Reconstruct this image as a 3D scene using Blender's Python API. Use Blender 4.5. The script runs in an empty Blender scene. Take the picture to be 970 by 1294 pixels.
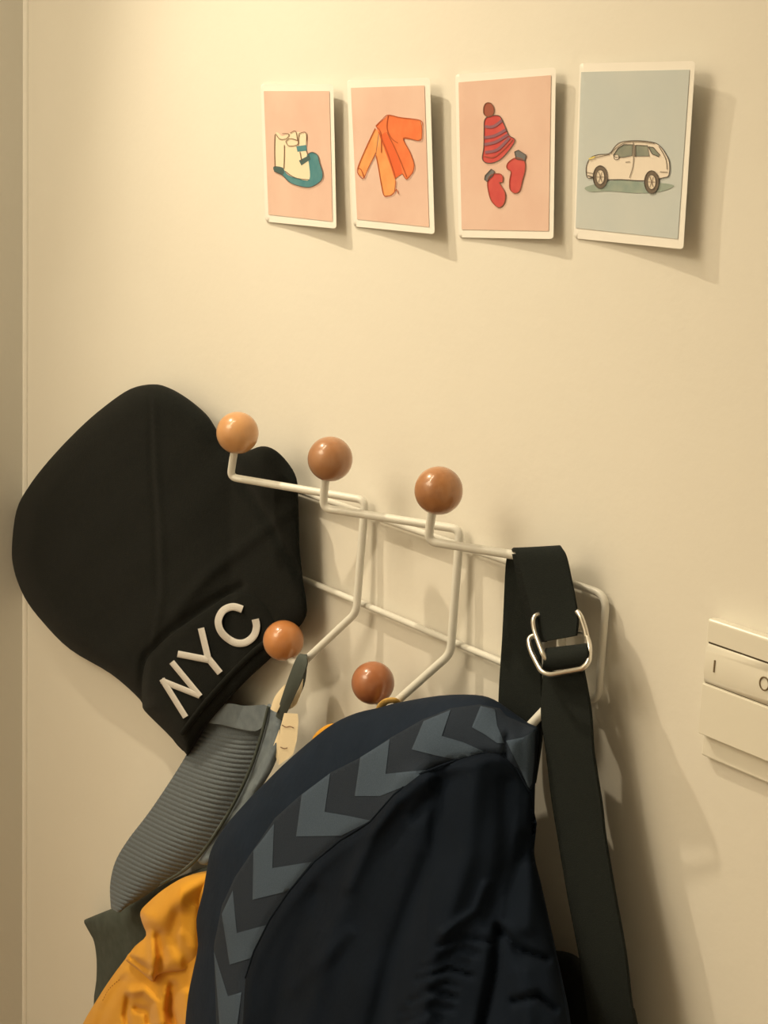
import bpy, bmesh, math, random
import numpy as np
from mathutils import Vector, Matrix
from mathutils.geometry import delaunay_2d_cdt
random.seed(4)
S = bpy.context.scene
C = S.collection

# ------------------------------------------------------------------ camera
IW, IH = 970, 1294
CX, CY = IW / 2, IH / 2
Hv = np.array([-943 - CX, 173 - CY]); Vv = np.array([250 - CX, 8500 - CY])
F = math.sqrt(-(Hv @ Vv))
dX = -np.array([Hv[0], Hv[1], F]); dX /= np.linalg.norm(dX)
dZ = -np.array([Vv[0], Vv[1], F]); dZ /= np.linalg.norm(dZ)
dY = np.cross(dX, -dZ); dY /= np.linalg.norm(dY)
if dY[2] < 0: dY = -dY
M = np.array([dX, dY, dZ])                 # camera (x right, y down, z forward) -> world
CAM = np.array([0.0, -1.0, 2.0])          # wall_back is the plane y = 0
cam_d = bpy.data.cameras.new('camera'); cam = bpy.data.objects.new('camera', cam_d); C.objects.link(cam)
R = Matrix([[M[i][0], -M[i][1], -M[i][2]] for i in range(3)])
cam.matrix_world = Matrix.Translation(Vector(CAM)) @ R.to_4x4()
cam_d.sensor_fit = 'VERTICAL'; cam_d.sensor_height = 36; cam_d.sensor_width = 27
cam_d.lens = F * 36 / IH; cam_d.clip_start = .02
S.camera = cam

# ------------------------------------------------------------------ light
S.view_settings.view_transform = 'Standard'; S.view_settings.look = 'None'
S.view_settings.exposure = 0.0; S.view_settings.gamma = 1.0
w = bpy.data.worlds.new('world'); S.world = w; w.use_nodes = True
w.node_tree.nodes['Background'].inputs[0].default_value = (1, .8, .55, 1)
w.node_tree.nodes['Background'].inputs[1].default_value = .15
def lamp(name, kind, loc, power, col, **k):
    l = bpy.data.lights.new(name, kind); l.energy = power; l.color = col
    for a, b in k.items(): setattr(l, a, b)
    o = bpy.data.objects.new(name, l); C.objects.link(o); o.location = loc
    return o
WARM = (1.0, .83, .57)
spot = lamp('ceiling_spotlight', 'SPOT', (-1.98, -.72, 3.12), 74, WARM, shadow_soft_size=.025, spot_size=math.radians(66), spot_blend=1.0)
spot.rotation_euler = Vector((.80, .66, -2.0)).to_track_quat('-Z', 'Y').to_euler()
lamp('ceiling_strip_light', 'AREA', (-1.45, -1.15, 3.15), 11, WARM, shape='RECTANGLE', size=.04, size_y=1.3)
lamp('added_soft_fill', 'AREA', (-1.55, -2.35, 3.18), 40, WARM, shape='DISK', size=1.4)  # added soft fill to even out the wall brightness, not a known fixture

# ------------------------------------------------------------------ helpers
def P(x, y, e=0.0):
    """point seen at photo position x, y, standing e metres off the wall"""
    r = M @ np.array([(x - CX) / F, (y - CY) / F, 1.0])
    return Vector(CAM + r * ((-e - CAM[1]) / r[1]))
def PA(xy, e):
    xy = np.asarray(xy, float); e = np.asarray(e, float)
    v = np.stack([(xy[:, 0] - CX) / F, (xy[:, 1] - CY) / F, np.ones(len(xy))])
    r = (M @ v).T
    return CAM + r * ((-e - CAM[1]) / r[:, 1])[:, None]
def to_px(p):
    c = M.T @ (np.array(p) - CAM)
    return CX + F * c[0] / c[2], CY + F * c[1] / c[2]

def mk(name, verts, faces, mat, parent=None, smooth=True, sharp=True):
    me = bpy.data.meshes.new(name)
    me.from_pydata([tuple(v) for v in verts], [], faces)
    bm = bmesh.new(); bm.from_mesh(me); bmesh.ops.recalc_face_normals(bm, faces=bm.faces); bm.normal_update()
    for e in bm.edges:
        if len(e.link_faces) == 2 and e.calc_face_angle(0) > 1.3 and sharp: e.smooth = False
    bm.to_mesh(me); bm.free()
    if smooth: me.polygons.foreach_set('use_smooth', [True] * len(me.polygons))
    if mat: me.materials.append(mat)
    o = bpy.data.objects.new(name, me); C.objects.link(o)
    if parent: o.parent = parent; o.matrix_parent_inverse = Matrix.Translation(-parent_loc(parent))
    return o
def parent_loc(p):
    l = Vector(p.location)
    return l if not p.parent else l
def empty(name, loc, label, cat, group=None):
    o = bpy.data.objects.new(name, None); C.objects.link(o); o.location = loc
    o.empty_display_size = .05
    tag(o, label, cat, group); return o
def tag(o, label, cat=None, group=None):
    o['label'] = label
    if cat: o['category'] = cat
    if group: o['group'] = group
    return o
def struct(o): o['kind'] = 'structure'; return o

def seg_dist(P_, A, B):
    d = B - A; L = (d @ d) + 1e-12
    t = np.clip(((P_ - A) @ d) / L, 0, 1)
    q = A + t[:, None] * d
    return np.hypot(*(P_ - q).T)
def pl_dist(P_, line, closed=False):
    line = np.asarray(line, float); n = len(line); D = np.full(len(P_), 1e9)
    for i in range(n if closed else n - 1):
        D = np.minimum(D, seg_dist(P_, line[i], line[(i + 1) % n]))
    return D
def inside(P_, poly):
    poly = np.asarray(poly, float); x, y = P_[:, 0], P_[:, 1]; c = np.zeros(len(P_), bool)
    n = len(poly); j = n - 1
    for i in range(n):
        xi, yi = poly[i]; xj, yj = poly[j]
        cond = ((yi > y) != (yj > y)) & (x < (xj - xi) * (y - yi) / (yj - yi + 1e-12) + xi)
        c ^= cond; j = i
    return c
def smooth_loop(pts, k=6, closed=True):
    """Catmull-Rom through the points"""
    pts = [np.array(p, float) for p in pts]; n = len(pts); out = []
    rng = range(n) if closed else range(n - 1)
    for i in rng:
        if closed: p0, p1, p2, p3 = pts[i - 1], pts[i], pts[(i + 1) % n], pts[(i + 2) % n]
        else: p0, p1, p2, p3 = pts[max(i - 1, 0)], pts[i], pts[i + 1], pts[min(i + 2, n - 1)]
        for j in range(k):
            t = j / k
            out.append(.5 * ((2 * p1) + (-p0 + p2) * t + (2 * p0 - 5 * p1 + 4 * p2 - p3) * t * t + (-p0 + 3 * p1 - 3 * p2 + p3) * t ** 3))
    if not closed: out.append(pts[-1])
    return np.array(out)
def resample(poly, step):
    out = []; n = len(poly)
    for i in range(n):
        a, b = np.array(poly[i], float), np.array(poly[(i + 1) % n], float); L = np.hypot(*(b - a)); m = max(1, int(round(L / step)))
        for j in range(m): out.append(a + (b - a) * j / m)
    return np.array(out)
def region(poly, step, rings=()):
    """triangulate the inside of an outline"""
    b = resample(poly, step)
    lo, hi = b.min(0), b.max(0)
    xs = np.arange(lo[0], hi[0], step); ys = np.arange(lo[1], hi[1], step)
    g = np.array([(x + (step / 2 if k % 2 else 0), y) for k, y in enumerate(ys) for x in xs]) if len(xs) and len(ys) else np.zeros((0, 2))
    mx = max(rings) if rings else 0
    pts = [b]
    if len(g):
        g = g[inside(g, b)]
    if len(g):
        g = g[pl_dist(g, b, True) > mx + step * .55]; pts.append(g)
    for rr in rings:
        nb = len(b); t = np.roll(b, -1, 0) - np.roll(b, 1, 0); t /= np.hypot(*t.T)[:, None] + 1e-9
        nrm = np.stack([-t[:, 1], t[:, 0]], 1)
        area = .5 * np.sum(b[:, 0] * np.roll(b[:, 1], -1) - np.roll(b[:, 0], -1) * b[:, 1])
        q = b + nrm * rr * (1 if area > 0 else -1)
        q = q[inside(q, b)]
        if len(q): q = q[pl_dist(q, b, True) > rr * .8]
        if len(q): pts.append(q)
    allp = np.concatenate(pts); nb = len(b)
    v, e_, f, ov, oe, of = delaunay_2d_cdt([Vector(p) for p in allp], [], [list(range(nb))], 1, 1e-4)
    v = np.array([(p.x, p.y) for p in v])
    f = [list(t) for t in f]
    cen = np.array([v[t].mean(0) for t in f])
    keep = inside(cen, b)
    f = [t for t, k in zip(f, keep) if k]
    D = pl_dist(v, b, True); 
    return v, f, D
def skin(name, poly, mid, hf, hb, mat, parent=None, step=5, rad=18, rings=(.7, 2.5, 6), relief=None, pw=.5):
    """closed cushion-like body: outline, mid depth, front and back thickness"""
    v, f, D = region(poly, step, rings)
    bd = D < .02
    t = np.clip(D / rad, 0, 1); prof = (1 - (1 - t) ** 2) ** pw
    m = mid(v) if callable(mid) else np.full(len(v), float(mid))
    a = hf(v) if callable(hf) else hf; c = hb(v) if callable(hb) else hb
    ef = m + a * prof; eb = np.maximum(m - c * prof, .002)
    if relief is not None: ef = ef + relief(v) * np.clip(D / 6, 0, 1)
    vf = PA(v, ef); vb = PA(v, eb)
    idx = np.arange(len(v)) + len(v); idx[bd] = np.arange(len(v))[bd]
    verts = list(vf) + list(vb)
    faces = [tuple(t) for t in f] + [tuple(int(idx[i]) for i in t[::-1]) for t in f]
    o = mk(name, verts, faces, mat, parent, sharp=False)
    cleanup(o); return o
def cleanup(o):
    bm = bmesh.new(); bm.from_mesh(o.data)
    loose = [v for v in bm.verts if not v.link_faces]
    bmesh.ops.delete(bm, geom=loose, context='VERTS'); bmesh.ops.recalc_face_normals(bm, faces=bm.faces)
    bm.to_mesh(o.data); bm.free()
def patch(name, poly, ef, mat, parent=None, step=5, lift=.0006, thick=.0006, rings=()):
    """thin piece lying on the surface ef"""
    v, f, D = region(poly, step, rings)
    e = ef(v)
    n = len(v); vf = PA(v, e + lift); vb = PA(v, e + lift - thick)
    faces = [tuple(t) for t in f] + [tuple(i + n for i in t[::-1]) for t in f]
    cnt = {}
    for t in f:
        for i in range(3):
            a, b = t[i], t[(i + 1) % 3]; cnt[(a, b)] = 1
    for (a, b) in cnt:
        if (b, a) not in cnt: faces.append((b, a, a + n, b + n))
    o = mk(name, list(vf) + list(vb), faces, mat, parent); cleanup(o)
    return o
def stroke_poly(line, wpx, closed=False):
    line = np.asarray(line, float)
    if closed: line = np.concatenate([line, line[:1]])
    t = np.gradient(line, axis=0); t /= np.hypot(*t.T)[:, None] + 1e-9
    n = np.stack([-t[:, 1], t[:, 0]], 1) * wpx / 2
    return line + n, line - n
class Print:
    """flat print on one card: coloured polygons and ink strokes gathered into one mesh"""
    def __init__(s, ef): s.v = []; s.f = []; s.m = []; s.mats = []; s.ef = ef; s.k = 0
    def slot(s, m):
        if m not in s.mats: s.mats.append(m)
        return s.mats.index(m)
    def fill(s, poly, m, k=4, sm=True):
        poly = smooth_loop(poly, k) if sm else np.array(poly, float)
        s.k += 1; v, f, D = region(poly, 5)
        b = len(s.v); s.v += list(PA(v, s.ef(v) + .0012 + .00006 * s.k)); s.f += [tuple(i + b for i in t) for t in f]; s.m += [s.slot(m)] * len(f)
    def ink(s, line, m, wpx=.9, k=5, sm=True, closed=False):
        line = smooth_loop(line, k, closed) if sm else np.array(line, float)
        if closed: line = np.concatenate([line, line[:1]])
        s.k += .3; a, c = stroke_poly(line, wpx); b = len(s.v); n = len(a)
        allp = np.concatenate([a, c]); s.v += list(PA(allp, s.ef(allp) + .0017 + .00006 * s.k))
        for i in range(n - 1): s.f.append((b + i, b + i + 1, b + n + i + 1, b + n + i)); s.m.append(s.slot(m))
    def build(s, name, parent):
        me = bpy.data.meshes.new(name); me.from_pydata([tuple(v) for v in s.v], [], s.f)
        for m in s.mats: me.materials.append(m)
        me.polygons.foreach_set('material_index', s.m)
        o = bpy.data.objects.new(name, me); C.objects.link(o); o.parent = parent
        o.matrix_parent_inverse = Matrix.Translation(-parent_loc(parent)); return o

def fillet(pts, rad, k=6, closed=False):
    pts = [Vector(p) for p in pts]; n = len(pts); out = []
    for i in range(n):
        if not closed and i in (0, n - 1): out.append(pts[i]); continue
        p = pts[i]; a = pts[i - 1] - p; b = pts[(i + 1) % n] - p
        r = min(rad, a.length * .48, b.length * .48); A = p + a.normalized() * r; B = p + b.normalized() * r
        for j in range(k + 1):
            t = j / k; out.append(A * (1 - t) ** 2 + p * 2 * t * (1 - t) + B * t * t)
    return out
def tube(name, pts, r, mat, parent=None, seg=14, closed=False, flat=1.0):
    pts = [Vector(p) for p in pts]
    q = [pts[0]]
    for p in pts[1:]:
        if (p - q[-1]).length > 1e-5: q.append(p)
    if closed and (q[0] - q[-1]).length < 1e-5: q.pop()
    pts = q; n = len(pts); verts = []; faces = []
    t0 = (pts[1] - pts[0]).normalized(); nrm = t0.orthogonal().normalized(); last = t0
    for i in range(n):
        if closed: t = (pts[(i + 1) % n] - pts[i - 1]).normalized()
        else: t = (pts[min(i + 1, n - 1)] - pts[max(i - 1, 0)]).normalized()
        ax = last.cross(t)
        if ax.length > 1e-7: nrm = Matrix.Rotation(last.angle(t), 3, ax) @ nrm
        nrm = (nrm - t * nrm.dot(t)).normalized(); last = t; b = t.cross(nrm)
        for j in range(seg):
            a = 2 * math.pi * j / seg; verts.append(pts[i] + (nrm * math.cos(a) + b * math.sin(a) * flat) * r)
    for i in range(n if closed else n - 1):
        for j in range(seg):
            a = i * seg + j; b_ = i * seg + (j + 1) % seg; c = ((i + 1) % n) * seg
            faces.append((a, b_, c + (j + 1) % seg, c + j))
    if not closed:
        faces.append(tuple(range(seg))[::-1]); faces.append(tuple((n - 1) * seg + j for j in range(seg)))
    return mk(name, verts, faces, mat, parent)
def sheet(name, grid, thick, mat, parent=None):
    """grid[i][j] of points -> sheet with thickness"""
    g = np.array([[tuple(p) for p in row] for row in grid]); nu, nv = g.shape[:2]
    du = np.gradient(g, axis=0); dv = np.gradient(g, axis=1); n = np.cross(du, dv); n /= np.linalg.norm(n, axis=2, keepdims=True) + 1e-12
    a = (g + n * thick / 2).reshape(-1, 3); b = (g - n * thick / 2).reshape(-1, 3); N = nu * nv; f = []
    I = lambda i, j: i * nv + j
    for i in range(nu - 1):
        for j in range(nv - 1):
            f.append((I(i, j), I(i + 1, j), I(i + 1, j + 1), I(i, j + 1))); f.append((N + I(i, j), N + I(i, j + 1), N + I(i + 1, j + 1), N + I(i + 1, j)))
    for i in range(nu - 1):
        for j, s in ((0, 1), (nv - 1, -1)):
            q = (I(i, j), I(i + 1, j), N + I(i + 1, j), N + I(i, j)); f.append(q if s < 0 else q[::-1])
    for j in range(nv - 1):
        for i, s in ((0, -1), (nu - 1, 1)):
            q = (I(i, j), I(i, j + 1), N + I(i, j + 1), N + I(i, j)); f.append(q if s < 0 else q[::-1])
    return mk(name, list(a) + list(b), f, mat, parent)
def strip(name, cross, thick, mat, parent=None, k=6, nv=7, bow=0.0):
    """band through cross-sections ((xl,yl,el),(xr,yr,er)), bowed towards the room in the middle"""
    L = [P(*c[0]) for c in cross]; Rr = [P(*c[1]) for c in cross]
    L = smooth_loop(L, k, False); Rr = smooth_loop(Rr, k, False)
    grid = []
    for a, b in zip(L, Rr):
        row = []
        for j in range(nv):
            t = j / (nv - 1); p = a * (1 - t) + b * t; p = p + np.array([.4, -.9, .1]) * bow * math.sin(math.pi * t)
            row.append(p)
        grid.append(row)
    return sheet(name, grid, thick, mat, parent)
def box(name, lo, hi, mat, parent=None, bevel=0.0, seg=2):
    bm = bmesh.new(); bmesh.ops.create_cube(bm, size=1)
    for v in bm.verts: v.co = Vector([lo[i] + (v.co[i] + .5) * (hi[i] - lo[i]) for i in range(3)])
    if bevel: bmesh.ops.bevel(bm, geom=bm.edges[:], offset=bevel, segments=seg, affect='EDGES', profile=.5)
    bmesh.ops.recalc_face_normals(bm, faces=bm.faces)
    me = bpy.data.meshes.new(name); bm.to_mesh(me); bm.free(); me.materials.append(mat)
    o = bpy.data.objects.new(name, me); C.objects.link(o)
    if parent: o.parent = parent; o.matrix_parent_inverse = Matrix.Translation(-parent_loc(parent))
    return o
def gauss(v, line, width, amp): return amp * np.exp(-(pl_dist(v, line) / width) ** 2)
def crease(v, lines):
    s = np.zeros(len(v))
    for l, w_, a in lines: s += gauss(v, l, w_, a)
    return s
def wob(v, sx, sy, amp, ph=0):
    x, y = v[:, 0], v[:, 1]
    return amp * (np.sin(x / sx + ph + 1.3 * np.sin(y / sy * .7)) * np.cos(y / sy + ph * 1.7) + .5 * np.sin((x + y) / (sx * .6) + ph * 2.1))

# ------------------------------------------------------------------ materials
def mat(name, col, rough=.6, metal=0, col2=None, scale=40, bump=0, bscale=200, coat=0, sheen=0, stretch=None, detail=4, spec=.5, sheen_tint=None):
    m = bpy.data.materials.new(name); m.use_nodes = True; nt = m.node_tree; b = nt.nodes['Principled BSDF']
    b.inputs['Base Color'].default_value = (*col, 1); b.inputs['Roughness'].default_value = rough; b.inputs['Metallic'].default_value = metal
    b.inputs['Coat Weight'].default_value = coat; b.inputs['Coat Roughness'].default_value = .12; b.inputs['Specular IOR Level'].default_value = spec
    b.inputs['Sheen Weight'].default_value = sheen; b.inputs['Sheen Roughness'].default_value = .4
    if sheen_tint: b.inputs['Sheen Tint'].default_value = (*sheen_tint, 1)
    tc = nt.nodes.new('ShaderNodeTexCoord'); mp = nt.nodes.new('ShaderNodeMapping'); nt.links.new(tc.outputs['Object'], mp.inputs[0])
    if stretch: mp.inputs['Scale'].default_value = stretch
    if col2:
        n = nt.nodes.new('ShaderNodeTexNoise'); n.inputs['Scale'].default_value = scale; n.inputs['Detail'].default_value = detail
        nt.links.new(mp.outputs[0], n.inputs[0]); rp = nt.nodes.new('ShaderNodeValToRGB')
        rp.color_ramp.elements[0].position = .35; rp.color_ramp.elements[1].position = .65
        rp.color_ramp.elements[0].color = (*col, 1); rp.color_ramp.elements[1].color = (*col2, 1)
        nt.links.new(n.outputs[0], rp.inputs[0]); nt.links.new(rp.outputs[0], b.inputs['Base Color'])
    if bump:
        n = nt.nodes.new('ShaderNodeTexNoise'); n.inputs['Scale'].default_value = bscale; n.inputs['Detail'].default_value = 3
        nt.links.new(mp.outputs[0], n.inputs[0]); bp = nt.nodes.new('ShaderNodeBump'); bp.inputs['Strength'].default_value = 1
        bp.inputs['Distance'].default_value = bump; nt.links.new(n.outputs[0], bp.inputs['Height']); nt.links.new(bp.outputs[0], b.inputs['Normal'])
    return m
def hexc(r, g, b):
    f = lambda c: (c / 255 / 12.92) if c / 255 <= .04045 else ((c / 255 + .055) / 1.055) ** 2.4
    return (f(r), f(g), f(b))
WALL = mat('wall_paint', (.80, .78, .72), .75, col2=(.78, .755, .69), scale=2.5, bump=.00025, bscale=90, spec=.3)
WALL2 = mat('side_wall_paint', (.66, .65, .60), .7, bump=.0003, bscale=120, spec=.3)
CEIL = mat('ceiling_paint', (.8, .8, .77), .9)
FLOOR = mat('floor_oak', (.30, .18, .09), .5, col2=(.38, .24, .13), scale=8, stretch=(1, 8, 1))
TRIM = mat('trim_paint', (.84, .83, .78), .35)
WIRE = mat('white_lacquered_wire', (.74, .74, .70), .32, bump=.0001, bscale=60)
WOOD = bpy.data.materials.new('lacquered_beech'); WOOD.use_nodes = True
def wood(name, c1, c2):
    m = mat(name, c1, .33, col2=c2, scale=14, stretch=(2.2, 2.2, .5), detail=8, coat=.7, bump=.00006, bscale=90)
    return m
WOODS = [wood('beech_light', hexc(198, 146, 96), hexc(212, 162, 112)), wood('beech_warm', hexc(162, 114, 78), hexc(188, 138, 98)),
         wood('beech_grained', hexc(158, 106, 66), hexc(192, 138, 92)), wood('beech_orange', hexc(188, 122, 70), hexc(198, 134, 80)),
         wood('beech_red', hexc(152, 92, 56), hexc(174, 110, 70))]
FELT = mat('black_felt', (.0045, .0058, .0054), .95, col2=(.0075, .0090, .0084), scale=300, bump=.0007, bscale=700, sheen=.04, spec=.15)
FELT2 = mat('black_twill', (.011, .011, .009), .85, col2=(.017, .016, .013), scale=400, bump=.0004, bscale=900, sheen=.05, spec=.2)
EMB = mat('white_embroidery', (.72, .70, .68), .6, col2=(.62, .61, .60), scale=500, bump=.0004, bscale=900, stretch=(1, 1, 3))
RIB = mat('blue_grey_rib_knit', hexc(86, 95, 104), .9, col2=hexc(98, 108, 117), scale=500, bump=.0004, bscale=900, sheen=.1)
LIP = mat('blue_grey_cotton', hexc(98, 110, 122), .85, col2=hexc(112, 124, 134), scale=60, bump=.0003, bscale=700, sheen=.1)
GREEN = mat('slate_green_cloth', hexc(62, 70, 66), .85, col2=hexc(72, 80, 76), scale=60, bump=.0004, bscale=500)
TAPE_GREY = mat('grey_loop_tape', hexc(72, 80, 78), .85, bump=.0003, bscale=800)
CREAM = mat('cream_label', hexc(236, 220, 188), .7, bump=.0002, bscale=500)
YEL = mat('mustard_cotton', hexc(222, 158, 36), .8, col2=hexc(228, 166, 46), scale=20, bump=.0004, bscale=700, sheen=.15)
STITCH = mat('ochre_thread', hexc(170, 100, 10), .8)
NAVY = mat('navy_nylon', hexc(17, 30, 47), .85, col2=hexc(21, 34, 52), scale=18, bump=.0007, bscale=70, spec=.2)
BAND = mat('charcoal_woven_band', hexc(10, 27, 46), .9, col2=hexc(14, 31, 50), scale=600, bump=.0003, bscale=900)
CHEV = mat('blue_grey_woven_chevron', hexc(54, 70, 90), .9, col2=hexc(60, 76, 96), scale=600, bump=.0003, bscale=900)
INK_B = mat('black_navy_lining', hexc(9, 19, 32), .9, col2=hexc(12, 22, 36), scale=14, bump=.0006, bscale=60, spec=.15)
WEB = mat('black_webbing', hexc(25, 30, 30), .9, col2=hexc(31, 36, 35), scale=500, bump=.0004, bscale=800, stretch=(1, 1, 2), spec=.2)
WEB2 = mat('black_canvas', hexc(20, 24, 24), .9, col2=hexc(25, 29, 28), scale=200, bump=.0005, bscale=300, spec=.2)
STEEL = mat('brushed_nickel', (.78, .76, .72), .28, 1, bump=.00008, bscale=300)
PLAST = mat('white_switch_plastic', (.80, .78, .70), .3, coat=.1)
MARKM = mat('grey_switch_mark', hexc(120, 105, 80), .6)
GAP = mat('switch_gap', hexc(70, 60, 45), .8)
CARD = mat('card_white_edge', (.88, .86, .82), .55)
BLUSH = mat('print_blush', hexc(226, 196, 182), .6, col2=hexc(220, 186, 172), scale=14)
PALEG = mat('print_pale_blue', hexc(200, 206, 206), .6, col2=hexc(190, 200, 204), scale=9)
def ink(n, r, g, b, b2=None): return mat('print_' + n, hexc(r, g, b), .65, col2=b2 and hexc(*b2), scale=60)
K_BROWN = ink('brown_line', 120, 84, 62); K_DARK = ink('dark_line', 84, 76, 72); K_ORL = ink('rust_line', 176, 84, 40)
K_CRM = ink('cream', 234, 222, 196); K_TEAL = ink('teal', 66, 128, 142, (86, 140, 150)); K_DTEAL = ink('dark_teal', 70, 96, 98)
K_OR = ink('orange', 232, 128, 74, (226, 116, 64)); K_OR2 = ink('light_orange', 238, 164, 100, (232, 150, 88)); K_OR3 = ink('deep_orange', 222, 100, 50)
K_RED = ink('red', 196, 70, 70, (206, 86, 80)); K_PLUM = ink('plum', 140, 92, 108); K_RB = ink('red_brown', 156, 84, 66)
K_CARW = ink('car_white', 232, 222, 210); K_GLASS = ink('car_glass', 128, 136, 128, (146, 150, 138)); K_TYRE = ink('tyre', 112, 100, 88)
K_HUB = ink('hub', 226, 214, 198); K_SHADE = ink('ground_wash', 140, 158, 152, (160, 172, 162)); K_GREY = ink('cuff_grey', 112, 112, 116)

# ------------------------------------------------------------------ room
top = P(34, 0, 0); bot = P(32, 1294, 0)
def corner(z, y=0.0): t = (z - top.z) / (bot.z - top.z); return Vector((top.x + (bot.x - top.x) * t, y, z))
XR, YF, ZC = .9, -3.2, 3.25
def slab(name, q, n, m, th=.06):
    q = [Vector(p) for p in q]; n = Vector(n) * th; v = q + [p + n for p in q]
    o = mk(name, v, [(0, 1, 2, 3), (7, 6, 5, 4), (0, 4, 5, 1), (1, 5, 6, 2), (2, 6, 7, 3), (3, 7, 4, 0)], m, smooth=False)
    return struct(o)
slab('wall_back', [corner(0) - Vector((.1, 0, 0)), (XR, 0, 0), (XR, 0, ZC), corner(ZC) - Vector((.1, 0, 0))], (0, 1, 0), WALL)
c0, c1 = corner(0), corner(ZC)
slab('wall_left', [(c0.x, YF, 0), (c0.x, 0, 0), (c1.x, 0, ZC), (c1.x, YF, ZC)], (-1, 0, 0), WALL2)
slab('wall_right', [(XR, 0, 0), (XR, YF, 0), (XR, YF, ZC), (XR, 0, ZC)], (1, 0, 0), WALL)
slab('wall_front', [(XR, YF, 0), (c0.x, YF, 0), (c1.x, YF, ZC), (XR, YF, ZC)], (0, -1, 0), WALL)
slab('floor', [(c0.x - .1, YF, 0), (XR, YF, 0), (XR, 0, 0), (c0.x - .1, 0, 0)], (0, 0, -1), FLOOR)
slab('ceiling', [(c1.x - .3, YF, ZC), (c1.x - .3, 0, ZC), (XR, 0, ZC), (XR, YF, ZC)], (0, 0, 1), CEIL)
struct(tube('trim_1', [corner(.002) + Vector((.001, -.001, 0)), corner(ZC - .002) + Vector((.001, -.001, 0))], .006, TRIM, seg=12))
b_ = box('baseboard_back', (c0.x + .012, -.014, 0), (XR, 0, .09), TRIM, bevel=.003); struct(b_)

# ------------------------------------------------------------------ picture cards
def card(quad, e0, e1, bow, label, pic, ins=(7, 7, 7, 7)):
    """quad: TL, TR, BR, BL in the photograph; e0..e1 = distance off the wall at left and right edge"""
    q = np.array(quad, float); x0 = (q[0, 0] + q[3, 0]) / 2; x1 = (q[1, 0] + q[2, 0]) / 2; y0 = q[:2, 1].mean(); y1 = q[2:, 1].mean()
    def ef(v):
        t = (v[:, 0] - x0) / (x1 - x0); s = (v[:, 1] - y0) / (y1 - y0)
        return .0012 + e0 + (e1 - e0) * np.clip(t, 0, 1.1) ** 1.5 + bow * (s - .5) ** 2 * np.clip(t, 0, 1.1)
    def rnd(q, r):
        out = []
        for i in range(4):
            p, a, b = q[i], q[i - 1], q[(i + 1) % 4]; A = p + (a - p) / np.hypot(*(a - p)) * r; B = p + (b - p) / np.hypot(*(b - p)) * r
            for j in range(6): t = j / 5; out.append(A * (1 - t) ** 2 + 2 * p * t * (1 - t) + B * t * t)
        return np.array(out)
    c = P(*q.mean(0), .001); root = empty('picture_card', c, label, 'card')
    patch('card_stock', rnd(q, 5), ef, CARD, root, 6, lift=0, thick=.0012)
    cen = q.mean(0); l, t_, r_, b_ = ins
    t_ += 1
    qi = q + np.array([(l, t_), (-r_, t_), (-r_, -b_), (l, -b_)])
    patch('printed_panel', rnd(qi, 1), ef, pic[0], root, 6, lift=.0007, thick=.0004)
    pr = Print(ef); pic[1](pr); pr.build('illustration', root)
    return root
CR = lambda ox, oy, s: (lambda pts: [(ox + s * a, oy + s * b) for a, b in pts])
g1 = CR(320, 60, 300 / 970)
def pic_shoes(p):
    p.fill(g1([(88, 355), (100, 348), (118, 362), (140, 352), (175, 345), (205, 350), (220, 352), (215, 400), (222, 440), (240, 460), (232, 540), (170, 530), (130, 505), (90, 488), (86, 420)]), K_CRM)
    p.fill(g1([(84, 486), (118, 492), (140, 520), (180, 535), (228, 540), (226, 470), (218, 440), (240, 428), (262, 440), (270, 470), (283, 515), (275, 545), (235, 570), (195, 568), (150, 552), (118, 522), (86, 506)]), K_TEAL)
    p.fill(g1([(84, 486), (118, 490), (126, 505), (118, 520), (86, 506)]), K_DTEAL)
    p.fill(g1([(175, 404), (216, 398), (218, 422), (180, 426)]), K_TEAL, sm=False); p.fill(g1([(186, 462), (228, 440), (234, 456), (196, 482)]), K_DTEAL, sm=False)
    for l in ([(88, 355), (86, 420), (88, 488)], [(126, 398), (126, 440), (124, 495)], [(90, 352), (108, 374), (135, 372), (145, 354), (118, 352)], [(132, 384), (150, 372), (182, 382), (178, 398), (145, 402), (132, 384)],
              [(150, 350), (172, 342), (180, 380)], [(186, 352), (214, 348), (216, 398)], [(186, 352), (182, 400)], [(190, 426), (196, 462)], [(216, 422), (222, 440)]): p.ink(g1(l), K_BROWN, .8)
    p.ink(g1([(84, 506), (118, 522), (150, 552), (195, 568), (235, 570), (275, 545), (283, 515), (270, 470), (262, 440), (240, 428), (222, 436)]), K_DARK, .8)
    p.ink(g1([(130, 505), (170, 532), (228, 540)]), K_DARK, .7)
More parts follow.
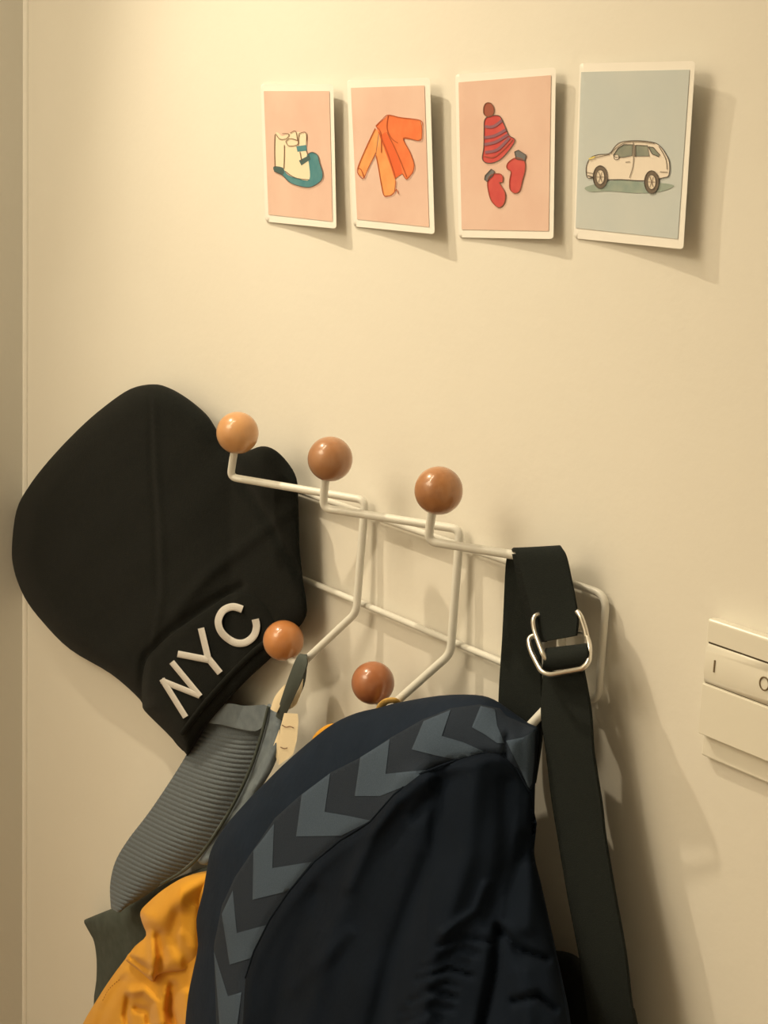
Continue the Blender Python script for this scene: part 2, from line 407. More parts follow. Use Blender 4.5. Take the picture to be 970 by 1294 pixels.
def pic_coat(p):
    p.fill(g1([(497, 330), (512, 345), (500, 430), (470, 490), (450, 532), (430, 520), (426, 492), (455, 420), (478, 370)]), K_OR2, sm=False)
    p.fill(g1([(500, 440), (515, 352), (545, 420), (575, 500), (580, 545), (575, 590), (560, 604), (534, 606), (520, 560), (510, 500)]), K_OR2, sm=False)
    p.fill(g1([(500, 320), (550, 276), (600, 286), (682, 298), (688, 330), (686, 372), (672, 380), (612, 372), (640, 430), (656, 480), (650, 510), (626, 538), (608, 515), (576, 538), (550, 450), (515, 360)]), K_OR, sm=False)
    p.fill(g1([(515, 362), (540, 345), (575, 400), (600, 470), (608, 515), (578, 532), (555, 470)]), K_OR3, sm=False)
    for l in ([(497, 330), (478, 370), (455, 420), (426, 492), (430, 520), (450, 534), (470, 490), (500, 430)], [(500, 440), (512, 500), (522, 560), (534, 606), (560, 604), (576, 590), (582, 545)], [(500, 320), (525, 295), (550, 276), (600, 286), (682, 298), (688, 330), (686, 374), (670, 380), (612, 370), (640, 430), (656, 480), (650, 510), (626, 538), (608, 515)],
              [(550, 278), (545, 330), (565, 372), (590, 390)], [(500, 322), (520, 350), (522, 430)], [(512, 345), (550, 440), (580, 535)], [(545, 345), (590, 440), (626, 530)], [(426, 492), (440, 500), (452, 534)], [(576, 590), (585, 580), (592, 598)]):
        p.ink(g1(l), K_ORL, .9)
g2 = CR(560, 60, 340 / 970)
def pic_hat(p):
    hat = [(148, 262), (165, 248), (200, 246), (215, 270), (235, 315), (256, 330), (250, 352), (215, 395), (185, 414), (155, 416), (140, 400), (145, 360), (146, 300)]
    p.fill(g2(hat), K_RED)
    for l in ([(150, 285), (180, 285), (212, 262)], [(148, 325), (185, 318), (226, 296)], [(150, 378), (195, 368), (238, 325)], [(148, 350), (190, 340), (232, 314)]): p.ink(g2(l), K_PLUM, 3.6)
    p.ink(g2([(146, 392), (180, 396), (215, 370), (250, 332)]), K_RB, 1)
    p.fill(g2([(145, 215), (155, 200), (172, 202), (182, 222), (178, 242), (162, 250), (146, 240)]), K_RB)
    p.ink(g2(hat), K_DARK, .9, closed=True); p.ink(g2([(145, 215), (155, 200), (172, 202), (182, 222), (178, 242), (162, 250), (146, 240)]), K_BROWN, .8, closed=True)
    for mm, cf in (([(240, 408), (262, 398), (290, 408), (294, 440), (284, 480), (275, 515), (258, 525), (240, 512), (238, 480), (243, 448), (230, 438), (228, 424)], [(256, 376), (270, 370), (298, 388), (294, 408), (262, 402)]),
                   ([(160, 478), (175, 458), (202, 455), (213, 465), (212, 485), (202, 488), (220, 520), (222, 548), (212, 570), (195, 575), (172, 552), (160, 510)], [(150, 462), (172, 438), (184, 446), (178, 462), (156, 484), (148, 476)])):
        p.fill(g2(mm), K_RED); p.ink(g2(mm), K_RB, .9, closed=True); p.fill(g2(cf), K_GREY, sm=False); p.ink(g2(cf), K_DARK, .8, closed=True, sm=False)
def pic_car(p):
    p.fill(g2([(510, 505), (560, 490), (640, 478), (740, 488), (800, 490), (830, 500), (780, 520), (700, 525), (600, 518), (530, 520)]), K_SHADE)
    body = [(515, 430), (530, 398), (560, 386), (598, 382), (620, 355), (645, 340), (700, 336), (755, 342), (780, 355), (800, 382), (814, 415), (812, 460), (790, 470), (722, 480), (640, 476), (590, 476), (540, 470), (518, 468)]
    p.fill(g2(body), K_CARW); p.ink(g2(body), K_DARK, .9, closed=True)
    for gl in ([(612, 388), (630, 362), (650, 350), (682, 350), (680, 390), (650, 396), (620, 396)], [(692, 352), (735, 354), (742, 392), (692, 392)], [(738, 358), (756, 360), (780, 388), (776, 394), (752, 384)]):
        p.fill(g2(gl), K_GLASS, sm=False); p.ink(g2(gl), K_DARK, .8, closed=True, sm=False)
    for l in ([(684, 342), (684, 420), (670, 470)], [(604, 385), (612, 372), (650, 345), (700, 340), (760, 346)], [(530, 400), (600, 386)], [(656, 414), (672, 412)], [(780, 448), (808, 450)], [(515, 450), (540, 455)], [(688, 350), (690, 395)], [(776, 356), (800, 400), (806, 440)]): p.ink(g2(l), K_TYRE, .8)
    p.fill(g2([(614, 390), (628, 386), (632, 400), (618, 404)]), K_CARW); p.ink(g2([(614, 390), (628, 386), (632, 400), (618, 404)]), K_DARK, .6, closed=True)
    for cx, cy in ((565, 467), (750, 485)):
        el = lambda a, b: [(cx + a * math.cos(t * math.pi / 6), cy + b * math.sin(t * math.pi / 6)) for t in range(12)]
        p.fill(g2(el(26, 41)), K_TYRE); p.fill(g2(el(15, 26)), K_HUB); p.ink(g2(el(26, 41)), K_DARK, .7, closed=True); p.ink(g2(el(15, 26)), K_DARK, .6, closed=True)
        for a in range(0, 6): p.ink(g2([(cx, cy), (cx + 13 * math.cos(a * 1.05), cy + 22 * math.sin(a * 1.05))]), K_TYRE, .6, sm=False)
    p.ink(g2([(520, 462), (540, 468)]), K_DARK, 1.4, sm=False); p.ink(g2([(524, 402), (546, 394)]), ink('lamp_yellow', 224, 208, 120), 2, sm=False)
card([(329, 106), (421, 106), (425, 289), (335, 280)], .001, .012, .006, 'printed card showing white and teal children\'s shoes on pink', (BLUSH, pic_shoes), (4, 8, 5, 9))
card([(438, 101), (543, 98), (549, 296), (446, 286)], .001, .014, .006, 'printed card showing an orange coat on pink', (BLUSH, pic_coat), (5, 9, 7, 9))
card([(575, 94), (702, 85), (699, 302), (579, 300)], .001, .010, .004, 'printed card showing a striped bobble hat and red mittens', (BLUSH, pic_hat), (4, 9, 6, 10))
card([(732, 80), (878, 77), (863, 315), (725, 301)], .001, .016, .006, 'printed card showing a white car on pale blue', (PALEG, pic_car), (2, 10, 7, 13))

# ------------------------------------------------------------------ wire coat rack
rk = empty('coat_rack', P(560, 760, 0), 'white wire coat rack with wooden ball hooks screwed to the wall', 'coat rack')
tr = P(766, 752, .009); br = P(757, 888, .009); lf = P(330, 700, .009)
zt, zb = tr.z, P(560, 806, .009).z
xr = (tr.x + br.x) / 2
loop = [(lf.x, -.009, zt), (xr, -.009, zt), (xr - .002, -.009, zb), (lf.x, -.009, zb)]
tube('frame', fillet(loop, .016, 8, True), .0038, WIRE, rk, closed=True)
def hook(pts, r=.0047): return tube('hook_wire', fillet([P(*p) for p in pts], .010, 8), r, WIRE, rk)
hook([(300, 556, .094), (295, 575, .092), (291, 603, .09), (461, 632, .014), (450, 774, .022), (381, 839, .056), (367, 836, .058), (360, 818, .058)])
hook([(415, 590, .092), (410, 612, .09), (408, 642, .088), (581, 669, .014), (569, 826, .022), (497, 890, .056), (482, 896, .058), (474, 872, .058)])
hook([(549, 635, .086), (544, 655, .084), (541, 684, .082), (716, 712, .014), (704, 880, .022), (662, 925, .046)])
def ball(x, y, e, dpx, m, rot):
    c = P(x, y, e); r = dpx / F * (M.T @ (np.array(c) - CAM))[2] / 2
    bm = bmesh.new(); bmesh.ops.create_uvsphere(bm, u_segments=48, v_segments=28, radius=r)
    for v in bm.verts:
        if v.co.z < -r * .965: v.co.z = -r * .965
    bm.transform(Matrix.Rotation(rot, 4, 'Y')); bm.transform(Matrix.Translation(c))
    me = bpy.data.meshes.new('ball'); bm.to_mesh(me); bm.free(); me.polygons.foreach_set('use_smooth', [True] * len(me.polygons)); me.materials.append(m)
    o = bpy.data.objects.new('wooden_ball', me); C.objects.link(o); o.parent = rk; o.matrix_parent_inverse = Matrix.Translation(-rk.location)
ball(300, 547, .094, 53.5, WOODS[0], 0); ball(417, 580, .092, 57, WOODS[1], 0); ball(554, 620, .086, 61.5, WOODS[2], 0)
ball(358, 809.5, .058, 51.5, WOODS[3], .4); ball(471, 863, .058, 54.5, WOODS[4], .4)

# ------------------------------------------------------------------ black cap
g3 = CR(0, 460, 400 / 970)
hat_out = g3([(470, 62), (520, 74), (575, 106), (630, 152), (660, 195), (690, 250), (745, 268), (800, 252), (840, 262), (880, 300), (908, 350), (914, 420), (918, 560), (928, 660), (940, 740), (934, 780), (900, 825),
              (825, 905), (760, 965), (690, 1040), (630, 1112), (578, 1196), (566, 1190), (510, 1130), (442, 1062), (428, 1028), (340, 950), (215, 875), (130, 790), (75, 715), (42, 630), (35, 560), (50, 450), (85, 380), (150, 295), (240, 200), (320, 130), (400, 76)])
hat_out = smooth_loop(hat_out, 4)
def h_mid(v): return .034 - .014 * np.clip((300 - v[:, 0]) / 280, 0, 1) - .012 * np.exp(-((v[:, 0] - 352) ** 2 + (v[:, 1] - 815) ** 2) / 50 ** 2)
def h_f(v): return .010 + .028 * (1 - np.exp(-np.maximum(0, 290 - v[:, 0]) / 90))
def h_b(v): return .011 + .004 * (1 - np.exp(-np.maximum(0, 290 - v[:, 0]) / 90))
hl = {'seam': g3([(470, 70), (480, 300), (495, 500), (500, 700), (470, 860)]), 'flap': g3([(690, 255), (720, 330), (820, 480), (915, 640)])}
def h_rel(v):
    return (crease(v, [(hl['seam'], 3, .0016), (g3([(460, 80), (462, 300), (474, 500), (478, 700)]), 2, -.0015), (hl['flap'], 6, -.004), (g3([(430, 1020), (445, 900), (520, 820), (640, 735), (740, 680)]), 5, -.005), (g3([(900, 440), (640, 640), (540, 760)]), 8, .003)])
            + wob(v, 23, 31, .0009))
def h_surf(v):
    v = np.asarray(v, float); D = pl_dist(v, hat_out, True); t = np.clip(D / 30, 0, 1)
    return h_mid(v) + h_f(v) * (1 - (1 - t) ** 2) ** .5 + h_rel(v) * np.clip(D / 6, 0, 1)
cap = empty('cap', P(200, 700, .06), 'black felt cap with white NYC lettering hanging from the leftmost hook', 'hat')
skin('crown', hat_out, h_mid, h_f, h_b, FELT, cap, 4.5, 30, relief=h_rel)
band = smooth_loop(g3([(575, 1190), (510, 1128), (445, 1062), (434, 1000), (450, 905), (520, 832), (640, 748), (720, 700), (790, 720), (830, 770), (850, 830), (822, 900), (690, 1034), (630, 1104)]), 4)
def band_surf(v):
    v = np.asarray(v, float); D = pl_dist(v, band, True)
    return h_surf(v) + .0022 * np.clip(D / 8, 0, 1) ** .5
patch('brim_band', band, band_surf, FELT, cap, 4, lift=.0004, thick=.002, rings=(1, 3))
pip = smooth_loop(g3([(560, 1130), (620, 1050), (700, 960), (770, 890), (832, 838)]), 6, False)
tube('edge_piping', PA(pip, band_surf(pip) + .001), .0042, FELT, cap, seg=10)
g4 = CR(160, 740, 260 / 970)
def letter(name, strokes, wpx):
    verts = []; faces = []
    for ln in strokes:
        ln = np.array(ln, float); t = np.gradient(ln, axis=0); t /= np.hypot(*t.T)[:, None] + 1e-9; nn = np.stack([-t[:, 1], t[:, 0]], 1)
        prof = [(-1, 0), (-.92, .7), (-.55, 1), (0, 1.1), (.55, 1), (.92, .7), (1, 0)]; b = len(verts); n = len(ln)
        e0 = band_surf(ln)
        for i in range(n):
            for a, h in prof:
                q = ln[i] + nn[i] * a * wpx / 2; verts.append(P(q[0], q[1], e0[i] + .0005 + h * .0022))
        for i in range(n - 1):
            for j in range(6): faces.append((b + i * 7 + j, b + i * 7 + j + 1, b + (i + 1) * 7 + j + 1, b + (i + 1) * 7 + j))
            faces.append((b + i * 7 + 6, b + i * 7, b + (i + 1) * 7, b + (i + 1) * 7 + 6))
        faces.append(tuple(b + j for j in range(7))[::-1]); faces.append(tuple(b + (n - 1) * 7 + j for j in range(7)))
    o = mk(name, verts, faces, EMB, cap, smooth=False); o['label'] = 'white raised letter ' + name[-1].upper(); return o
def dens(l, k=8):
    l = [np.array(p, float) for p in l]; return [l[i] + (l[i + 1] - l[i]) * j / k for i in range(len(l) - 1) for j in range(k)] + [l[-1]]
letter('letter_n', [g4(dens([(166, 440), (278, 620)])), g4(dens([(164, 448), (345, 520)])), g4(dens([(212, 360), (346, 522)]))], 7.6)
letter('letter_y', [g4(dens([(350, 200), (382, 335)])), g4(dens([(240, 322), (385, 350)])), g4(dens([(374, 330), (440, 412)]))], 8.6)
letter('letter_c', [smooth_loop(g4([(545, 112), (500, 100), (455, 118), (432, 162), (440, 208), (470, 245), (515, 270), (560, 268), (598, 238), (612, 195), (606, 158)]), 6, False)], 9.6)

# ------------------------------------------------------------------ blue-grey jacket
g5 = CR(90, 860, 300 / 894)
jk = empty('jacket', P(230, 1050, .05), 'blue-grey jacket with a ribbed knit collar hanging beside the mustard coat', 'jacket')
ja = smooth_loop(g5([(48, 905), (70, 892), (150, 860), (265, 815), (340, 770), (440, 725), (540, 700), (560, 800), (560, 1000), (500, 1200), (460, 1500), (300, 1750), (150, 1720), (100, 1450), (84, 1230), (94, 1130), (95, 1050), (86, 985), (72, 955), (58, 930)]), 3)
skin('body', ja, lambda v: .028 + .00002 * (v[:, 1] - 1150), .014, .02, GREEN, jk, 7, 20,
     relief=lambda v: crease(v, [(g5([(60, 905), (90, 960), (110, 1080)]), 5, -.004), (g5([(150, 870), (170, 980), (160, 1100)]), 9, .004), (g5([(220, 850), (250, 900)]), 3, .003)]) + wob(v, 20, 26, .001))
Lc = g5([(560, 92), (508, 165), (470, 222), (400, 340), (300, 490), (215, 602), (168, 684), (149, 770), (152, 858)])
Rc = g5([(748, 96), (712, 240), (655, 362), (600, 472), (520, 602), (440, 690), (340, 765), (260, 820), (190, 856)])
def resline(l, n):
    l = smooth_loop(l, 10, False); s = np.r_[0, np.cumsum(np.hypot(*np.diff(l, axis=0).T))]; t = np.linspace(0, s[-1], n)
    return np.stack([np.interp(t, s, l[:, 0]), np.interp(t, s, l[:, 1])], 1)
nu, nv = 520, 15
La, Ra = resline(Lc, nu), resline(Rc, nu); grid = []
for i in range(nu):
    u = i / (nu - 1); row = []
    for j in range(nv):
        t = j / (nv - 1); q = La[i] * (1 - t) + Ra[i] * t; q = q + np.array([.5, 1.0]) * 5 * (math.sin(math.pi * t)) * (1 if u > .08 else u / .08)
        e = .008 + .066 * u + (.010 + .008 * min(1, u * 3)) * math.sin(math.pi * (.08 + t * .9)) - .006 * t
        if u > .10: e += .0007 * min(1, (u - .1) / .04) * (math.sin(2 * math.pi * 50 * u) )
        row.append(P(q[0], q[1], e))
    grid.append(row)
sheet('ribbed_collar', grid, .0025, RIB, jk)
lip = smooth_loop([(262, 912), (275, 897), (288, 889), (310, 892), (338, 892), (334, 914), (322, 924), (300, 921), (280, 916)], 4)
patch('collar_lip', lip, lambda v: .029 + .00004 * (330 - v[:, 0]) + 0 * v[:, 0], LIP, jk, 5, lift=.002, thick=.004, rings=(1.5,))
fac = smooth_loop([(338, 890), (350, 897), (357, 905), (356, 935), (346, 968), (325, 1003), (300, 1036), (276, 1070), (262, 1092), (250, 1086), (268, 1056), (292, 1018), (311, 981), (325, 947), (334, 915)], 4)
skin('front_facing', fac, lambda v: .040 + .00022 * (v[:, 1] - 890), .006, .004, LIP, jk, 4, 9, relief=lambda v: crease(v, [([(345, 900), (335, 950), (300, 1020), (265, 1080)], 2.2, -.004), ([(352, 915), (345, 955), (320, 1000)], 2.5, .003)]))
tube('collar_piping', [P(x, y, .048 + .00022 * (y - 890)) for x, y in smooth_loop([(339, 893), (330, 930), (316, 972), (294, 1018), (268, 1060), (240, 1094), (204, 1117)], 5, False)], .0022, GREEN, jk, seg=8)
strip('hanging_loop', [((349, 905, .050), (358, 910, .050)), ((357, 880, .062), (370, 884, .062)), ((366, 854, .068), (380, 862, .068)), ((374, 834, .068), (388, 840, .066)), ((379, 827, .062), (387, 828, .060)), ((380, 832, .048), (388, 834, .046)), ((374, 860, .044), (384, 866, .042)), ((360, 890, .044), (370, 894, .042))], .002, TAPE_GREY, jk, bow=.0015)
strip('label_loop', [((342, 896, .058), (350, 900, .058)), ((348, 880, .057), (357, 886, .058)), ((360, 865, .056), (364, 868, .056))], .0012, CREAM, jk, bow=.001)['label'] = 'cream fold of the neck label'
strip('label_loop', [((381, 856, .048), (383, 858, .047)), ((374, 868, .050), (381, 872, .049)), ((366, 880, .052), (374, 890, .051)), ((360, 888, .052), (366, 896, .051))], .0012, CREAM, jk, bow=.001)
lab = [(359, 901), (376, 902), (377, 912), (375, 935), (370, 954), (352, 967), (352, 940), (354, 920)]
def lab_e(v): return .060 + .0002 * (v[:, 0] - 360)
nl = patch('neck_label', lab, lab_e, CREAM, jk, 5, lift=.0005, thick=.001); nl['label'] = 'cream care label with two faint lines of print'
patch('label_fold', [(353, 921), (345, 943), (351, 966), (353, 940)], lambda v: .058 + 0 * v[:, 0], CREAM, jk, 5, thick=.001)
pr = Print(lambda v: lab_e(v) + .0003)
pr.ink([(356, 916), (361, 919), (366, 918), (371, 920)], K_BROWN, 1.1); pr.build('label_print', jk)
pr = Print(lambda v: lab_e(v) + .0003); pr.ink([(354, 944), (359, 946), (363, 945)], K_BROWN, 1.1); pr.build('label_print', jk)

# ------------------------------------------------------------------ mustard coat
yc = empty('coat', P(220, 1200, .08), 'mustard yellow coat with stitched seams hanging behind the navy jacket', 'coat')
yo = smooth_loop(g5([(560, 712), (512, 716), (430, 738), (350, 784), (290, 835), (260, 872), (268, 910), (282, 960), (240, 1000), (205, 1046), (150, 1120), (98, 1200), (40, 1300), (0, 1420), (20, 1700), (200, 1800), (440, 1750), (500, 1400), (530, 1100), (548, 900), (566, 760)]), 3)
yl = [(g5([(225, 1175), (275, 1165), (320, 1210), (330, 1290)]), 6, .012), (g5([(245, 1235), (285, 1245), (292, 1294)]), 4, -.010), (g5([(380, 1150), (372, 1240), (395, 1300)]), 6, -.014), (g5([(350, 1180), (348, 1294)]), 6, .008),
      (g5([(110, 1210), (160, 1130), (200, 1090)]), 6, .005), (g5([(190, 1130), (130, 1230), (90, 1330)]), 6, -.006), (g5([(215, 1190), (205, 1260), (215, 1320)]), 4, -.010), (g5([(430, 1180), (440, 1294)]), 7, .008)]
def y_mid(v): return .066 + .00006 * (v[:, 1] - 1100) + .00005 * (v[:, 0] - 200)
def y_rel(v): return .8 * crease(v, yl) + wob(v, 17, 21, .0013, 1)
def y_surf(v):
    v = np.asarray(v, float); D = pl_dist(v, yo, True); t = np.clip(D / 26, 0, 1); return y_mid(v) + .03 * (1 - (1 - t) ** 2) ** .5 + y_rel(v) * np.clip(D / 6, 0, 1)
skin('body', yo, y_mid, .03, .02, YEL, yc, 2.7, 26, relief=y_rel)
flo = smooth_loop(g5([(560, 712), (512, 716), (430, 738), (350, 784), (290, 835), (260, 872), (268, 915), (282, 960), (245, 1000), (204, 1047), (232, 1074), (270, 1104), (306, 1134), (322, 1112), (352, 1100), (420, 1092), (480, 1072), (540, 1040), (560, 900), (575, 780)]), 3)
def f_mid(v): return .098 + .00008 * (v[:, 1] - 1150) - .0006 * np.maximum(0, v[:, 0] - 228)
skin('collar_flap', flo, f_mid, lambda v: .020 - .012 * np.clip((v[:, 0] - 230) / 40, 0, 1), .008, YEL, yc, 2.7, 20, relief=lambda v: crease(v, [(g5([(268, 905), (330, 900), (430, 800), (510, 740)]), 16, .009), (g5([(300, 960), (310, 1050), (308, 1125)]), 6, .007), (g5([(330, 960), (345, 1040), (330, 1090)]), 7, -.007),
    (g5([(400, 880), (380, 960), (430, 1060)]), 9, -.007), (g5([(470, 860), (460, 1000)]), 9, .004), (g5([(225, 1045), (290, 1090)]), 4, -.009)]) + wob(v, 17, 21, .0010, 1))
st = resline(g5([(118, 1205), (140, 1165), (165, 1140), (190, 1120)]), 22)
vs = []; fs = []
for i in range(0, 20, 2):
    a, b2 = st[i], st[i + 1]
    es = y_surf(np.array([a, b2])); A, B_ = P(*a, es[0] + .0006), P(*b2, es[1] + .0006); up = Vector((.0, -.0002, .0008)); k = len(vs)
    vs += [A + up, B_ + up, B_ - up, A - up]; fs.append((k, k + 1, k + 2, k + 3))
sm_ = mk('seam_stitching', vs, fs, STITCH, yc); sm_['kind'] = 'stuff'
skin('collar_edge', smooth_loop([(394, 938), (400, 925), (413, 916), (424, 914), (432, 918), (440, 928), (430, 950), (405, 955)], 4), .052, .005, .005, YEL, yc, 4, 5)
tube('hanging_loop', smooth_loop([P(474, 925, .05), P(478, 900, .066), P(484, 889, .068), P(493, 885, .068), P(501, 887, .062), P(503, 900, .050), P(494, 925, .046)], 6, False), .0042, mat('yellow_cord', hexc(196, 158, 84), .85, bump=.0005, bscale=500), yc, seg=10, flat=.6)

# ------------------------------------------------------------------ navy jacket with chevrons
nj = empty('jacket', P(470, 1080, .08), 'navy jacket with a band of blue-grey chevrons, hanging below the lowest wooden ball', 'jacket')
nav = [(262, 1094), (266, 1076), (276, 1056), (291, 1036), (318, 1006), (338, 986), (356, 968), (390, 938), (420, 915), (450, 901), (480, 894), (502, 888), (555, 879), (600, 878), (624, 884), (648, 900), (668, 914), (680, 921),
       (679, 945), (676, 990), (675, 1040), (675, 1080), (683, 1115), (692, 1155), (702, 1200), (712, 1245), (722, 1300), (728, 1400), (700, 1560), (480, 1600), (300, 1560), (235, 1450), (232, 1350), (234, 1294), (238, 1256), (245, 1222), (250, 1195), (248, 1162), (256, 1128)]
nav = smooth_loop(nav, 3)
upper = [(274, 1320), (270, 1195), (280, 1145), (297, 1108), (347, 1034), (378, 1006), (418, 976), (458, 956), (492, 933), (534, 909), (569, 895), (606, 890), (631, 895)]
seam = [(302, 1320), (310, 1236), (321, 1202), (341, 1162), (364, 1128), (398, 1088), (431, 1061), (468, 1038), (498, 1004), (530, 978), (577, 960), (613, 951), (635, 953), (653, 972), (669, 1000)]
body_out = np.array(seam[1:] + [(676, 1060), (690, 1150), (712, 1250), (720, 1330), (300, 1330)], float)
nl_f = [(seam, 4.5, -.003), ([(x + 7, y + 9) for x, y in seam], 7, .0025)]
nfold = [([(520, 985), (470, 1060), (420, 1180), (380, 1320)], 16, .010), ([(560, 985), (545, 1080), (500, 1200), (470, 1320)], 15, -.014), ([(600, 975), (590, 1080), (560, 1180), (520, 1320)], 16, .010), ([(640, 990), (640, 1090), (620, 1160)], 12, -.007),
         ([(664, 1060), (646, 1120), (640, 1160)], 8, -.006), ([(630, 1180), (625, 1230), (610, 1300)], 8, -.014), ([(628, 1170), (655, 1200), (690, 1212)], 5, -.010), ([(670, 1100), (665, 1170)], 12, .007),
         ([(660, 1230), (665, 1300)], 14, .009), ([(400, 1130), (360, 1220), (340, 1320)], 12, -.006), ([(540, 1010), (525, 1030)], 8, -.008), ([(500, 1010), (470, 1055), (440, 1120)], 8, .006),
         ([(440, 1180), (400, 1220), (370, 1250)], 10, .004), ([(640, 930), (638, 955)], 4, -.006), ([(300, 1000), (345, 985), (380, 960)], 14, .004), ([(275, 1080), (300, 1050), (330, 1020)], 8, .003), ([(650, 1265), (680, 1258), (700, 1275)], 5, -.009), ([(560, 1180), (600, 1150), (612, 1120)], 6, .006)]
gx = lambda k: 588 - 7 * k + 5 * math.sin(k * 2.1)
gath = [([(gx(k) - 34 + 6 * math.sin(k * 1.7), 1196 + 14 * k), (gx(k), 1184 + 14 * k + 4 * math.sin(k * 3.3)), (gx(k) + 22 + 9 * math.cos(k * 2.3), 1191 + 14 * k)], 4 + math.sin(k * 1.3), -.006 - .002 * math.sin(k * 2.7)) for k in range(8)]
def n_mid(v): return -.045 * np.clip((v[:, 0] - 540) / 120, 0, 1) + .098 + .00016 * (v[:, 1] - 1000) + .00003 * (v[:, 0] - 450)
def n_f(v): return .036 + .018 * np.clip((v[:, 1] - 900) / 400, 0, 1)
def n_rel(v): return crease(v, nl_f) + .75 * crease(v, nfold) + .55 * crease(v, gath) + wob(v, 31, 40, .0012, 2)
def n_surf(v):
    v = np.asarray(v, float); D = pl_dist(v, nav, True); t = np.clip(D / 70, 0, 1)
    return n_mid(v) + n_f(v) * (1 - (1 - t) ** 2) ** .5 + n_rel(v) * np.clip(D / 6, 0, 1)
skin('body', nav, n_mid, n_f, lambda v: .010 + .026 * np.clip((v[:, 0] - 290) / 80, 0, 1) - .02 * np.clip((v[:, 0] - 560) / 100, 0, 1), NAVY, nj, 4.2, 70, rings=(.7, 2.5, 6), relief=n_rel)
bo = np.array(seam[1:] + [(678, 1040), (674, 1080), (681, 1115), (690, 1155), (700, 1200), (709, 1245), (718, 1300), (716, 1500), (420, 1540), (300, 1400)], float)
patch('dark_side_panel', bo, n_surf, INK_B, nj, 4, lift=.001, thick=.0015)
bandp = np.array(upper + [(640, 905), (668, 917), (678, 922), (676, 960), (673, 995)] + seam[::-1][:-1] + [(300, 1400), (276, 1400)], float)
tp = patch('chevron_band', bandp, n_surf, BAND, nj, 4, lift=.001, thick=.0012); tp['label'] = 'charcoal woven band with chevrons'
chev = [[(492, 934), (455, 957), (448, 1006), (480, 1006), (512, 993), (538, 973), (515, 975), (487, 978)],
        [(417, 977), (381, 1004), (374, 1057), (431, 1056), (468, 1037), (440, 1031), (410, 1026)],
        [(346, 1041), (320, 1075), (319, 1137), (364, 1126), (394, 1089), (344, 1097)],
        [(294, 1125), (280, 1155), (290, 1219), (316, 1211), (336, 1169), (299, 1179)],
        [(270, 1202), (277, 1294), (277, 1330), (299, 1330), (300, 1294), (305, 1254), (288, 1259)],
        [(569, 897), (535, 911), (520, 947), (548, 954), (576, 960), (612, 950), (585, 938), (558, 930)],
        [(607, 892), (596, 919), (612, 928), (628, 939), (637, 939), (628, 917), (625, 896)],
        [(639, 936), (660, 932), (676, 923), (675, 960), (672, 990), (668, 997), (657, 972)]]
tube('seam_piping', PA(np.array(seam[1:]), n_surf(np.array(seam[1:])) + .0012), .0013, INK_B, nj, seg=8)
for c in chev:
    patch('chevron', c, n_surf, CHEV, tp, 4, lift=.0016, thick=.0008)

# ------------------------------------------------------------------ black bag, strap and rings
bg = empty('shoulder_bag', P(720, 1300, .06), 'black canvas bag hung by a wide strap with two metal rings', 'bag')
bb = smooth_loop([(640, 1215), (690, 1202), (716, 1203), (735, 1214), (748, 1240), (765, 1272), (797, 1272), (804, 1286), (812, 1340), (815, 1480), (790, 1620), (700, 1650), (600, 1620), (570, 1480), (590, 1300)], 3)
skin('body', bb, .045, .016, .03, WEB2, bg, 7, 22, relief=lambda v: wob(v, 22, 26, .002))
strip('strap', [((648, 990, .033), (676, 990, .033)), ((634, 930, .031), (684, 935, .031)), ((631, 885, .03), (685, 893, .03)), ((636, 800, .028), (683, 805, .028)), ((640, 715, .028), (692, 722, .024)),
                ((644, 699, .034), (700, 700, .024)), ((649, 694, .048), (707, 691, .038)), ((652, 698, .053), (714, 700, .043)), ((659, 720, .054), (720, 725, .045)), ((668, 755, .054), (726, 755, .047)), ((676, 785, .054), (730, 782, .050)), ((684, 811, .056), (728, 803, .054))],
      .0032, WEB, bg, bow=.002)
strip('strap_lining', [((648, 700, .046), (662, 700, .046)), ((655, 735, .048), (668, 735, .048)), ((667, 782, .048), (680, 782, .049)), ((679, 812, .050), (690, 811, .050))], .003, WEB2, bg)
rollc = []
for k in range(13):
    a = math.pi * (k / 12 * 1.7 - .85); rollc.append(((688 + 2 * math.sin(a), 834 - 13 * math.sin(a), .056 + .010 * math.cos(a)), (743 - 2 * abs(math.sin(a)), 827 - 12 * math.sin(a), .057 + .010 * math.cos(a))))
strip('strap_keeper', rollc, .0035, WEB, bg, k=3, bow=.001)
low = [((688, 848, .062), (737, 846, .064)), ((686, 880, .066), (743, 878, .068)), ((686, 907, .070), (747, 907, .074)), ((692, 952, .076), (750, 952, .080)), ((699, 1010, .084), (760, 1016, .088)), ((706, 1053, .090), (765, 1060, .094)),
       ((720, 1136, .102), (778, 1136, .106)), ((733, 1203, .110), (790, 1203, .114)), ((741, 1260, .112), (797, 1262, .116)), ((746, 1300, .110), (803, 1300, .112)), ((752, 1360, .100), (808, 1360, .100)), ((756, 1420, .070), (812, 1420, .070))]
low = [((a[0], a[1], .020 + a[2] * .44), (b[0], b[1], .016 + b[2] * .44)) for a, b in low]
strip('strap', low, .004, WEB, bg, bow=.003)
strip('strap_fold', [((a[0] - 1, a[1], a[2] - .010), (a[0] + 14, a[1], a[2] - .004)) for a, b in low[1:-2]], .003, WEB2, bg)
r1 = [P(p[0], p[1], p[2] - .011) for p in [(673, 778, .072), (675, 797, .074), (688, 832, .080), (700, 838, .066), (736, 830, .062), (743, 815, .062), (739, 793, .060), (731, 772, .060), (700, 772, .050)]]
r2 = [P(p[0], p[1], p[2] - .011) for p in [(667, 804, .068), (670, 822, .076), (684, 849, .084), (694, 853, .084), (736, 845, .082), (744, 836, .078), (745, 816, .068), (740, 800, .058), (700, 800, .052)]]
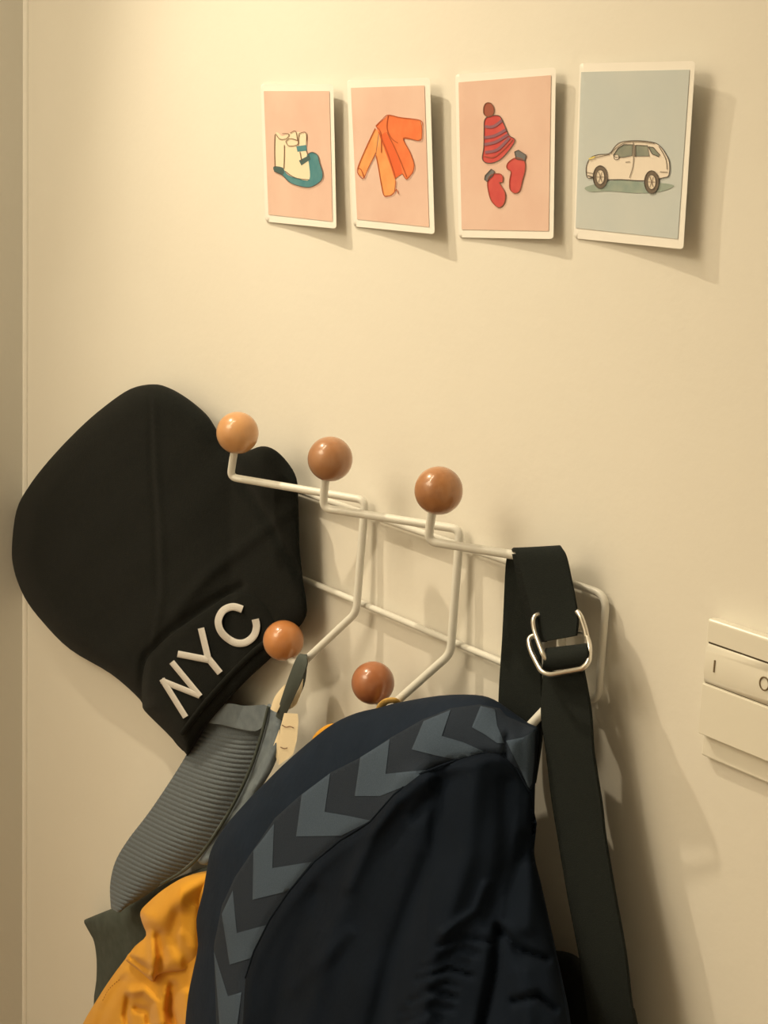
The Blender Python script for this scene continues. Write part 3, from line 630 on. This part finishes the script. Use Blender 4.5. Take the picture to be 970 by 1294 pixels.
tube('ring', fillet(r1, .008, 6, True), .0026, STEEL, bg, closed=True, seg=12)
tube('ring', fillet(r2, .008, 6, True), .0026, STEEL, bg, closed=True, seg=12)

# ------------------------------------------------------------------ light switch
a = P(893, 779, .012); b2 = P(887, 955, .008); sx = (a.x + P(889, 948, .010).x) / 2; sz1 = a.z; sz0 = b2.z
sw = empty('light_switch', (sx + .04, 0, (sz0 + sz1) / 2), 'cream light switch plate with I and O marks at the right edge', 'light switch')
W_ = .082
box('back_plate', (sx - .001, -.008, sz0), (sx + W_ + .001, 0, sz1 - .002), PLAST, sw, .002, 3)
zA = P(896, 812, .016).z; zB = P(893, 862, .016).z; zC = P(889, 930, .016).z
box('surround', (sx, -.016, zC), (sx + W_, -.007, sz1), PLAST, sw, .0025, 3)
box('recess', (sx + .004, -.0163, zB - .0008), (sx + W_ - .004, -.014, zA + .0008), GAP, sw)
zm = (zA + zB) / 2
# rocker: wedge bowed towards the room
n = 14; vs = []; fs = []
for i in range(n):
    t = i / (n - 1); z = zB + (zA - zB) * t; dpt = .0168 + .0026 * math.sin(math.pi * min(1, max(0, t))) ** .6 - .0008 * t
    vs += [(sx + .0025, -.014, z), (sx + .0035, -dpt, z), (sx + W_ - .0035, -dpt, z), (sx + W_ - .0025, -.014, z)]
for i in range(n - 1):
    for j in range(3): fs.append((i * 4 + j, i * 4 + j + 1, (i + 1) * 4 + j + 1, (i + 1) * 4 + j))
fs.append((0, 1, 2, 3)); fs.append(tuple((n - 1) * 4 + j for j in range(4)))
rkr = mk('rocker', vs, fs, PLAST, sw)
box('lower_panel', (sx + .001, -.0172, zC + .001), (sx + W_ - .001, -.015, zB - .0022), PLAST, sw, .0008)
mi = P(902, 842, .0195)
box('on_mark', (mi.x - .0006, -.0198, mi.z - .0055), (mi.x + .0006, -.0186, mi.z + .0055), MARKM, sw)['label'] = 'grey I mark'
mo = P(965, 864, .0195)
tube('off_mark', [mo + Vector((.0048 * math.cos(t * math.pi / 12), .0002, .0058 * math.sin(t * math.pi / 12))) for t in range(24)], .0007, MARKM, sw, closed=True, seg=6)['label'] = 'grey O mark'
